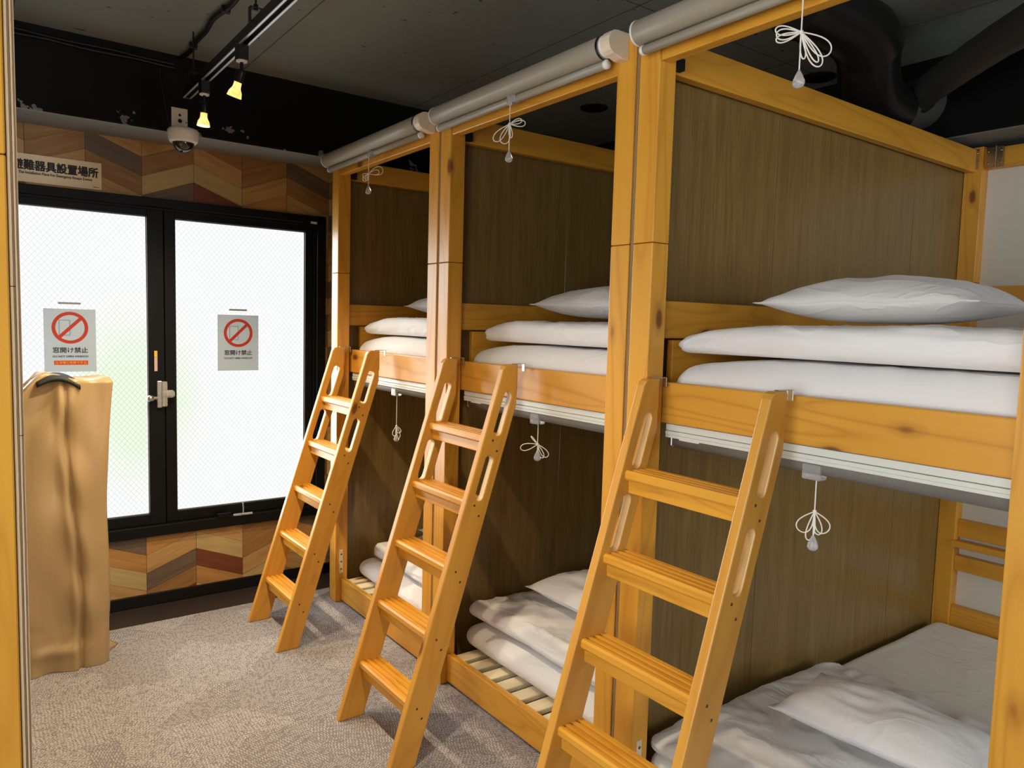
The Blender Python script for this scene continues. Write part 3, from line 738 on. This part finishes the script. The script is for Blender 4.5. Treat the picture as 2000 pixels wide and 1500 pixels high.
# ------------------------------------------------------------------ bedding
def slab(name, x0, x1, y0, y1, z0, z1, seed, mat=COTTON, amp=.008, n=(70, 60), label='', cat='', group=None, wr=.006, edge=None, rc=.07, dome=.12, p=0, q=0, taper=0, loose=1.0):
    """a soft layer (futon or folded duvet): rounded plan, round folded rim, gentle bulges and creases"""
    cx, cy, cz = (x0+x1)/2, (y0+y1)/2, (z0+z1)/2; a, b, th = (x1-x0)/2, (y1-y0)/2, (z1-z0)/2
    N, Mm = n; so = Vector((seed*7.31, seed*3.17, seed*1.7)); re = edge or th*.85
    def sp(i, n):
        s = -1+2*i/n; return math.copysign(1-(1-abs(s))**1.8, s)
    def pos(u, v, sgn):
        x, y = a*u, b*v
        # pull the corners in to a rounded plan
        qx, qy = abs(x)-(a-rc), abs(y)-(b-rc)
        if qx > 0 and qy > 0:
            L = math.hypot(qx, qy); mx = max(qx, qy); sc = mx/L
            x = math.copysign(a-rc+qx*sc, x); y = math.copysign(b-rc+qy*sc, y); qx *= sc; qy *= sc
        sd = math.hypot(max(qx, 0), max(qy, 0))+min(max(qx, qy), 0)-rc
        d = min(1, max(0, -sd)/re); hgt = math.sqrt(max(0, 1-(1-d)**2))
        w = Vector((cx+x, cy+y, cz))+so; e = max(abs(u), abs(v))
        lo = noise.noise(w*3.0)
        rid = 1-abs(noise.noise(Vector((w.x*9, w.y*4.5, 3.3)))*2); rid2 = 1-abs(noise.noise(Vector((w.x*5+w.y*3, w.y*7-w.x*2, 8.1)))*2)
        dz = amp*lo*2 + wr*(max(0, rid)**5) + wr*.8*(max(0, rid2)**6) + .35*wr*noise.noise(w*11)
        ox = (noise.noise(w*2.6+Vector((9, 0, 0)))*.022+noise.noise(w*9)*.005)*(e**3); oy = (noise.noise(w*2.6+Vector((0, 9, 0)))*.016+noise.noise(w*9+Vector((5, 0, 0)))*.004)*(e**3)
        ox *= loose; oy *= loose
        cr = .009*loose*max(0, 1-abs(noise.noise(Vector((w.x*7+3, w.y*7, sgn*hgt*.9+seed)))*2))**4*(e**4)*(1-hgt*.5)
        ox -= math.copysign(cr, x)*(abs(u)**6); oy -= math.copysign(cr, y)*(abs(v)**6)
        tp = 1-taper*max(0, (v-.25)/.75)**2
        if sgn > 0: z = th*hgt*(1-dome*e**3)+dz*hgt
        else: z = -th*hgt
        z += noise.noise(w*3.4+Vector((0, 0, 7)))*th*.16*(e**4)*(1-hgt)
        z = -th+(z+th)*tp
        return (cx+x+ox, cy+y+oy, cz+z)
    vs = []; fs = []
    W1 = Mm+1
    for sgn in (1, -1):
        for i in range(N+1):
            for j in range(Mm+1): vs.append(pos(sp(i, N), sp(j, Mm), sgn))
    off = (N+1)*W1
    for i in range(N):
        for j in range(Mm):
            A = i*W1+j; fs.append([A, A+W1, A+W1+1, A+1]); fs.append([off+A, off+A+1, off+A+W1+1, off+A+W1])
    m = MB().add(vs, fs, 0, True)
    o = m.build(name, mat, recalc=False)
    bm = bmesh.new(); bm.from_mesh(o.data); bmesh.ops.remove_doubles(bm, verts=bm.verts[:], dist=.0004); bmesh.ops.recalc_face_normals(bm, faces=bm.faces[:]); bm.to_mesh(o.data); bm.free()
    return tag(o, label, cat, group) if cat else o
def pillow(cx, cy, z0, lx, ly, th, seed, label, group, rot=0, tilt=(0, 0)):
    """pillow lying on z0; its centre at cx, cy; half sizes lx, ly"""
    so = Vector((seed*5.1, seed*2.3, 0)); N = 44; vs = []; fs = []
    R = Matrix.Rotation(rot, 3, 'Z') @ Matrix.Rotation(tilt[0], 3, 'X') @ Matrix.Rotation(tilt[1], 3, 'Y')
    def pos(u, v, sgn):
        x = lx*u*(1-.055*(1-v*v)**2*abs(u)); y = ly*v*(1-.045*(1-u*u)**2*abs(v))
        h = (max(0, 1-abs(u)**2.6)**.62)*(max(0, 1-abs(v)**3.0)**.62)
        w = Vector((x, y, 0))+so
        cr = min(1, abs(u)**2*abs(v)**2*3)
        wr = .010*noise.noise(w*6)+.006*(1-abs(noise.noise(Vector((w.x*16, w.y*7, 1)))*2))
        z = h*th*(.58 if sgn > 0 else -.42) + (wr*h**.5 if sgn > 0 else 0)
        z += noise.noise(w*8)*.006*(max(abs(u), abs(v))**4)
        return Vector((x, y, z))
    for sgn in (1, -1):
        for i in range(N+1):
            for j in range(N+1):
                u, v = math.sin((-1+2*i/N)*math.pi/2), math.sin((-1+2*j/N)*math.pi/2); p = R @ pos(u, v, sgn)
                vs.append((cx+p.x, cy+p.y, z0+th*.42+p.z))
    off = (N+1)**2
    for i in range(N):
        for j in range(N):
            A = i*(N+1)+j; B = A+N+1; fs.append([A, B, B+1, A+1]); fs.append([off+A, off+A+1, off+B+1, off+B])
    # flat seam that runs round the case
    rim = []
    for k in range(120):
        s = k/30; e = int(s); q = -1+2*(s-e); u, v = ((q, -1), (1, q), (-q, 1), (-1, -q))[e]
        p0 = pos(u, v, 1); g = 1.0+.016+.02*(abs(u*v)**6); p1 = Vector((p0.x*g, p0.y*g, p0.z+.002))
        rim.append((p0, p1))
    m = MB().add(vs, fs, 0, True)
    rv_ = []; 
    for p0, p1 in rim:
        for q in (p0*.985+Vector((0, 0, .0022)), p1+Vector((0, 0, .0012)), p1-Vector((0, 0, .0012)), p0*.985-Vector((0, 0, .0022))):
            q = R @ q; rv_.append((cx+q.x, cy+q.y, z0+th*.42+q.z))
    n = len(rim); rf = []
    for k in range(n):
        A, B = 4*k, 4*((k+1) % n)
        for i in range(3): rf.append([A+i, B+i, B+i+1, A+i+1])
    m.add(rv_, rf, 0, True)
    o = m.build('pillow', COTTON, recalc=False)
    bm = bmesh.new(); bm.from_mesh(o.data); bmesh.ops.remove_doubles(bm, verts=bm.verts[:], dist=.0003); bmesh.ops.recalc_face_normals(bm, faces=bm.faces[:]); bm.to_mesh(o.data); bm.free()
    return tag(o, label, 'pillow', group)
GP, GD, GM = 'white pillows on the bunks', 'folded white duvets on the bunks', 'white futon mattresses in the bunks'
names = {1: 'bunk beside the window wall', 2: 'middle bunk', 3: 'nearest bunk'}
for u in (1, 2, 3):
    y = YF[u]
    slab(name='futon_mattress', loose=.35, x0=.114, x1=1.955, y0=y-P+.080, y1=y-.048, rc=.045, taper=.22, z0=1.228, z1=1.390, seed=u, amp=.002, wr=.002, dome=.06, label='white futon mattress of the upper '+names[u]+', lowest layer above the rail', cat='mattress', group=GM)
    slab(name='duvet', x0=.130, x1=1.25, y0=y-P+.085, y1=y-(.046 if u == 3 else .090), rc=.045, taper=.50, z0=1.395, z1=1.481, seed=u+10, amp=.004, wr=.004, label='white folded duvet under the pillow of the upper '+names[u], cat='duvet', group=GD)
pillow(.50, P*2-.475, 1.494, .185, .272, .112, 1, 'white pillow on the upper bunk beside the window wall, mostly hidden by the post', GP)
pillow(.50, P-.475, 1.494, .185, .275, .116, 2, 'white pillow on the upper middle bunk, cut off by the double post', GP)
pillow(.50, -.480, 1.492, .19, .285, .118, 3, 'large white pillow on top of the nearest upper bunk', GP)
# lower bunks
slab(name='futon_mattress', loose=.35, x0=.10, x1=1.975, y0=-P+.06, y1=-.030, z0=.116, z1=.196, seed=21, mat=COTTON2, amp=.001, wr=.0022, dome=.02, rc=.05, label='flat white sheeted mattress of the nearest lower bunk, bare towards the headboard', cat='mattress', group=GM)
slab(name='duvet', x0=.085, x1=1.06, y0=-P+.055, y1=-.040, z0=.201, z1=.266, seed=22, amp=.007, wr=.009, edge=.07, rc=.05, dome=.2, n=(90, 80), label='crumpled white duvet spread over the front of the nearest lower bunk', cat='duvet', group=GD)
pillow(.615, -.500, .280, .165, .275, .115, 4, 'white pillow on the crumpled duvet of the nearest lower bunk', GP, rot=.10)
slab(name='futon_mattress', loose=.35, x0=.125, x1=1.9, y0=.10, y1=P-.035, z0=.116, z1=.222, seed=31, amp=.002, wr=.003, edge=.075, rc=.05, label='white mattress on the slats of the middle lower bunk, lowest layer', cat='mattress', group=GM)
slab(name='duvet', x0=.160, x1=1.15, y0=.09, y1=P-.030, z0=.229, z1=.314, seed=32, amp=.009, wr=.009, edge=.085, rc=.035, dome=.2, n=(90, 80), label='white duvet of the middle lower bunk with a raised back corner', cat='duvet', group=GD)
pillow(.52, P-.475, .330, .185, .275, .125, 5, 'white pillow on the lower middle bunk, partly behind the nearest ladder', GP)
slab(name='futon_mattress', loose=.35, x0=.120, x1=1.9, y0=P+.10, y1=2*P-.040, z0=.116, z1=.205, seed=41, amp=.002, wr=.003, edge=.06, label='white mattress on the slats of the far lower bunk, lit bluish by the window', cat='mattress', group=GM)
slab(name='duvet', x0=.185, x1=1.15, y0=P+.10, y1=2*P-.055, z0=.211, z1=.290, seed=42, amp=.006, edge=.07, dome=.2, label='white duvet of the far lower bunk, seen between the second ladder rungs', cat='duvet', group=GD)
pillow(.60, 2*P-.475, .304, .185, .27, .12, 6, 'white pillow of the far lower bunk, its tip showing beside the double post', GP)

# ------------------------------------------------------------------ post and plywood end of the left-hand bunk
lb = thing('bunk_bed', 'left-hand bunk bed end at the left picture edge, honey post with bare plywood edges', 'bunk bed', (-1.4615, -.13, 0))
MB().box(-.078, .004, 0, .07, 0, 1.6955, .003).build('post', PINE['z'], lb)
MB().box(-.078, .004, 0, .07, 1.6970, 2.3, .003).build('post', PINE['z'], lb)
def ply_sheet(x0, x1, cuts):
    zs = [0]+cuts+[2.3]
    for a, b in zip(zs[:-1], zs[1:]): MB().box(x0, x1, .0, 1.9, a+.0006, b-.0006, 0).build('plywood_panel', PLY, lb)
ply_sheet(.0045, .0112, [1.50]); ply_sheet(.0119, .0178, [1.27])

# ------------------------------------------------------------------ covered escape device at the window
def cover():
    t = thing('covered_escape_device', 'tall gold beige vinyl covered bundle standing left under the window', 'device cover', (-1.215, 2.04, 0))
    NZ = 130; NA = 200; vs = []; fs = []
    RC = .20; SEG = 2*(2*(1-RC))+2*(2*(1-RC)); ARC = 2*math.pi*RC; TOT = SEG+ARC
    def rim(k):   # even walk round a rounded square of half size 1; gives position and outward normal
        d = TOT*((k+.5)/NA); L = 2*(1-RC); q = math.pi*RC/2
        for n_ in range(4):
            if d <= L:
                p = (1, -(1-RC)+d); nn = (1, 0); break
            d -= L
            if d <= q:
                a_ = d/RC; p = ((1-RC)+RC*math.cos(a_), (1-RC)+RC*math.sin(a_)); nn = (math.cos(a_), math.sin(a_)); break
            d -= q
        for _ in range(n_): p = (-p[1], p[0]); nn = (-nn[1], nn[0])
        return p[0], p[1], nn[0], nn[1]
    def top(x):   # height of the top edge: shoulder at the left, long gentle fall to the right
        return 1.185 - .090*max(0, (-.055-x)/.10)**1.6 + .020*math.exp(-((x+.045)/.05)**2) - .018*(x+.05)
    for i in range(NZ+1):
        s = i/NZ
        for k in range(NA):
            cx, cy, c, sn = rim(k)
            a = (.142+.045*s+.010*math.sin(s*7)) if cx > 0 else .155
            b = .105+.012*math.sin(s*5)
            x, y = cx*a, cy*b
            z = top(x)*s
            w = Vector((x*3, y*3, z*1.3+3))
            fold = .016*noise.noise(w*1.5)+.007*noise.noise(Vector((x*13, y*13, z*4)))
            if sn < 0:
                xs = x-.055+.030*s-.012*math.sin(z*5)          # distance from the sewn seam
                up = max(0, min(1, (z-.55)/.55))
                fold += -.017*math.exp(-(xs/.006)**2)+.012*math.exp(-((xs-.030)/.024)**2)*(1-.3*up)+.009*math.exp(-((xs+.022)/.016)**2)
                fold += up*.016*math.sin(xs*30+(1.2-z)*14)*math.exp(-((xs+.05)/.10)**2)          # pulls running down from the handle
                lo = max(0, 1-z/.18); fold += lo*(.012*math.sin(x*48+1)+.014)+.012*math.exp(-((z-.085)/.025)**2)*math.exp(-((xs+.08)/.09)**2)
                fold += .007*math.sin(z*24+x*20)*math.exp(-(xs/.05)**2)
            x += c*fold*.6; y += sn*fold*1.15
            vs.append((x, y, max(.002, z)))
    for i in range(NZ):
        for k in range(NA): fs.append([i*NA+k, i*NA+(k+1) % NA, (i+1)*NA+(k+1) % NA, (i+1)*NA+k])
    prev = NZ*NA; base = [Vector(vs[prev+k]) for k in range(NA)]
    for kk, dz in ((.96, .006), (.85, .010), (.62, .008), (.35, .004), (.10, .002)):
        st = len(vs)
        for v in base:
            x, y = v.x*kk, v.y*kk
            vs.append((x, y, top(x)+dz+.009*noise.noise(Vector((x*14, y*22, 5)))+.007*math.sin(y*60+x*25)))
        for k in range(NA): fs.append([prev+k, prev+(k+1) % NA, st+(k+1) % NA, st+k])
        prev = st
    fs.append([prev+k for k in range(NA)])
    MB().add(vs, fs, 0, True).build('cover', COVER, t)
    m = MB(); hp = [(-.078+.15*i/14, 1.190+.030*math.sin(math.pi*i/14)-.012*i/14) for i in range(15)]
    for i in range(14):
        (x0, z0), (x1, z1) = hp[i], hp[i+1]; q = []
        for x, z in ((x0, z0), (x1, z1)): q += [(x, -.108, z-.010), (x, -.040, z+.006), (x, -.040, z-.006), (x, -.108, z-.026)]
        m.add(q, [[0, 4, 5, 1], [1, 5, 6, 2], [2, 6, 7, 3], [3, 7, 4, 0]]+([[0, 1, 2, 3]] if i == 0 else [])+([[7, 6, 5, 4]] if i == 13 else []), 0, True)
    m.build('handle', RUBBER, t)
    # loose hem that spreads on the carpet at the window side
    n = 14; fv = []; ff = []
    for i in range(n+1):
        u = i/n
        for j in range(5):
            v = j/4
            x = .118+.095*u*(1-v)**1.3+.006*math.sin(u*9)*(1-v); y = -.105+.165*u+.01*math.sin(v*5); z = .003+.135*v**1.2*(1-.45*u)
            fv.append((x, y, z))
    for i in range(n):
        for j in range(4): ff.append([i*5+j, (i+1)*5+j, (i+1)*5+j+1, i*5+j+1])
    fo = MB().add(fv, ff, 0, True).build('loose_hem', COVER, t); md = fo.modifiers.new('solid', 'SOLIDIFY'); md.thickness = .002
    return t
cover()
# ------------------------------------------------------------------ ceiling things
TX = -.715; TZ = 2.415
tk = thing('lighting_track', 'black ceiling lighting track hung above the aisle', 'lighting track', (TX, 0, TZ))
t0, t1 = -2.2, 2.006
MB().box(-.0175, .0175, t0, t1, -.004, .018, .002).box(-.0175, -.008, t0, t1, -.016, -.003, .001).box(.008, .0175, t0, t1, -.016, -.003, .001).build('rail', BLACKM, tk)
LIP = plain('track_lip', (.55, .55, .53, 1), .28, .9)
MB().box(-.0170, -.0085, t0, t1-.004, -.0185, -.0158, .0008).box(.0085, .0170, t0, t1-.004, -.0185, -.0158, .0008).build('contact_lip', LIP, tk)
MB().box(-.019, .019, t1-.006, t1+.008, -.018, .020, .002).build('end_cap', BLACKM, tk)
for y in (1.885, 1.06, .1, -1.0):
    h = MB().tube([(0, y, .06), (0, y, ZC-TZ)], .0035, 8)
    h.box(-.022, -.018, y-.012, y+.012, .012, .062, .001).box(.018, .022, y-.012, y+.012, .012, .062, .001).box(-.022, .022, y-.012, y+.012, .058, .062, .001)
    h.lathe([(0, -.012), (.008, -.012), (.008, .004), (0, .004)], (0, y, .068), (0, 0, 1), 8)
    h.build('hanger', BLACKM, tk)
def spot(y, label, tilt, hide=False):
    t = thing('spotlight', label, 'spotlight', (TX, y, TZ), 'track spotlights over the aisle')
    MB().box(-.017, .017, -.024, .024, -.066, -.012, .002).build('adapter', BLACKM, t)
    MB().lathe([(0, -.072), (.018, -.070), (.019, -.066)], (0, 0, 0), (0, 0, 1), 20).build('adapter_ring', WHITEP, t)
    MB().tube([(0, 0, -.066), (0, 0, -.098)], .006, 10).build('stem', BLACKM, t)
    ax = Vector((math.sin(tilt)*-.6, math.sin(tilt)*.8, -math.cos(tilt))); o0 = Vector((0, 0, -.095))
    MB().lathe([(0, 0), (.014, .002), (.016, .008), (.016, .042), (.0145, .045), (0, .045)], o0, ax, 20).build('socket', BLACKM, t)
    g = MB().lathe([(.0125, .044), (.0135, .060), (.0150, .066), (.0215, .078), (.0245, .092), (.0250, .096)], o0, ax, 28).build('lamp_glass', LAMPGLASS, t)
    MB().lathe([(0, .0925), (.0235, .0935)], o0, ax, 28).build('lamp_face', LAMPFACE, g)
    ld = bpy.data.lights.new('spot_light', 'SPOT'); ld.energy = SPOT_W; ld.color = (1.0, .80, .54); ld.spot_size = math.radians(125); ld.spot_blend = .9; ld.shadow_soft_size = .025
    lo = bpy.data.objects.new('spot_light', ld); COL.objects.link(lo); lo.parent = t
    lo.location = o0+ax*.102; lo.rotation_euler = ax.to_track_quat('-Z', 'Y').to_euler()
spot(1.715, 'lit track spotlight nearer the window, beside the dome camera', .06)
spot(1.216, 'lit track spotlight nearer the viewer, tilted towards the left', .34)
for y, ti in ((.0, .3),): spot(y, 'lit track spotlight further along the track, above the picture', ti)

cc = thing('dome_camera', 'white dome security camera hanging on the black beam above the window', 'security camera', (-.695, YB, 2.25))
MB().box(-.036, .034, -.006, 0, .045, .158, .004).build('bracket', CREAMP, cc)
dk = MB()
for z, r in ((.126, .006), (.100, .009)): dk.lathe([(0, .0008), (r, .0004), (r, 0)], (0, -.006, z), (0, -1, 0), 14)
dk.lathe([(0, .0008), (.003, .0004), (.003, 0)], (.028, -.006, .097), (0, -1, 0), 10).build('bracket_hole', BLACKM, cc)
MB().tube([(-.034, -.004, .06), (-.052, -.002, .10), (-.066, -.004, .2), (-.08, -.003, .27), (-.08, -.004, .36)], .0035, 8).build('cable', BLACKM, cc)
c0 = (0, -.068, 0)
MB().lathe([(0, .052), (.052, .052), (.062, .049), (.067, .040), (.066, .028), (.061, -.002), (.055, -.010), (.047, -.011), (.045, -.006)], c0, (0, 0, 1), 40).build('housing', WHITEP, cc)
MB().lathe([(.045, -.004)]+[(.045*math.cos(a), -.008-.045*math.sin(a)) for a in [math.pi/2*i/10 for i in range(11)]], c0, (0, 0, 1), 36).build('dome', DOME, cc)

cnd = MB(); pts = []
for i in range(60):
    s = i/59; y = 2.20-s*3.6
    pts.append((-.690+.024*s+.006*math.sin(s*34)+.005*math.sin(s*71), y, ZC-.013))
cnd.tube(pts, .0105, 10)
co = cnd.build('conduit', BLACKM, bevel=0); tag(co, 'black conduit running along the ceiling above the lighting track', 'conduit')
cl = MB()
for i in (3, 11, 19, 28, 38, 48): x, y, z = pts[i]; cl.box(x-.016, x+.016, y-.010, y+.010, z-.013, z+.013, .003)
cl.build('saddle', BLACKM, co)
cb = MB()
for dz, dy, ph in ((0, 0, 0), (-.016, .004, 2.1)):
    cb.tube([(-2.7+i*.06, YB-.010-dy*.3, ZC-.020+dz-.006*abs(math.sin(i*.55+ph))-.0006*i) for i in range(34)], .0065, 8)
tag(cb.build('cable', BLACKM), 'pair of black cables running along the top of the beam', 'cable')

# ducts over the bunks
dt = thing('ventilation_duct', 'black flexible duct bending into the beam above the nearest bunk', 'duct', (1.4, .08, 2.45))
def bez(P0, P1, P2, P3, n):
    out = []
    for i in range(n+1):
        t = i/n; a = (1-t); out.append(Vector(P0)*a**3+Vector(P1)*3*a*a*t+Vector(P2)*3*a*t*t+Vector(P3)*t**3)
    return out
fx = bez((-.14, -.03, .10), (-.06, .02, -.01), (.02, .05, -.075), (.22, .06, -.050), 84)
R0 = .108
MB().tube(fx, [R0+(.0045 if i % 2 else -.0025)+.003*noise.noise(Vector((i*.3, 0, 0))) for i in range(len(fx))], 28, cap=False).build('flexible_hose', HOSE, dt)
MB().tube(bez((-.55, .02, .165), (-.42, .01, .165), (-.22, -.05, .16), (-.12, -.02, .08), 16), [R0+.012]*17, 28).build('elbow', HOSE, dt)
MB().tube(bez((.17, .06, -.055), (.26, .06, -.05), (.32, .06, -.03), (.46, .04, .01), 12), [R0-.006]*13, 28).build('wall_sleeve', plain('dark_grey_duct', (.06, .062, .06, 1), .55), dt)
bx_, by_, bz_ = 1.60-1.4, -.05-.08, 2.47-2.45
MB().tube([(bx_+a, by_+b, bz_+c) for a, b, c in ((.10, .14, -.03), (-.05, -.10, .01), (-.16, -.28, .035), (-.28, -.50, .055), (-.42, -.80, .065), (-.55, -1.2, .065))], [.060, .062, .064, .072, .078, .080], 28).build('branch_pipe', plain('charcoal_duct', (.028, .029, .028, 1), .5), dt)
MB().tube([(bx_+.085, by_+.115, bz_-.027), (bx_+.075, by_+.10, bz_-.024)], .070, 28).build('collar', BLACKM, dt)
for x, y, r, lab in ((1.695, .526, .075, 'black round ceiling disc above the nearest bunk'), (1.252, 1.573, .075, 'black round ceiling disc above the middle bunk')):
    o = MB().lathe([(0, -.012), (r*.55, -.012), (r*.6, -.008), (r*.95, -.007), (r, 0)], (x, y, ZC), (0, 0, 1), 32).build('ceiling_disc', BLACKM)
    tag(o, lab, 'ceiling disc', 'round discs on the ceiling')
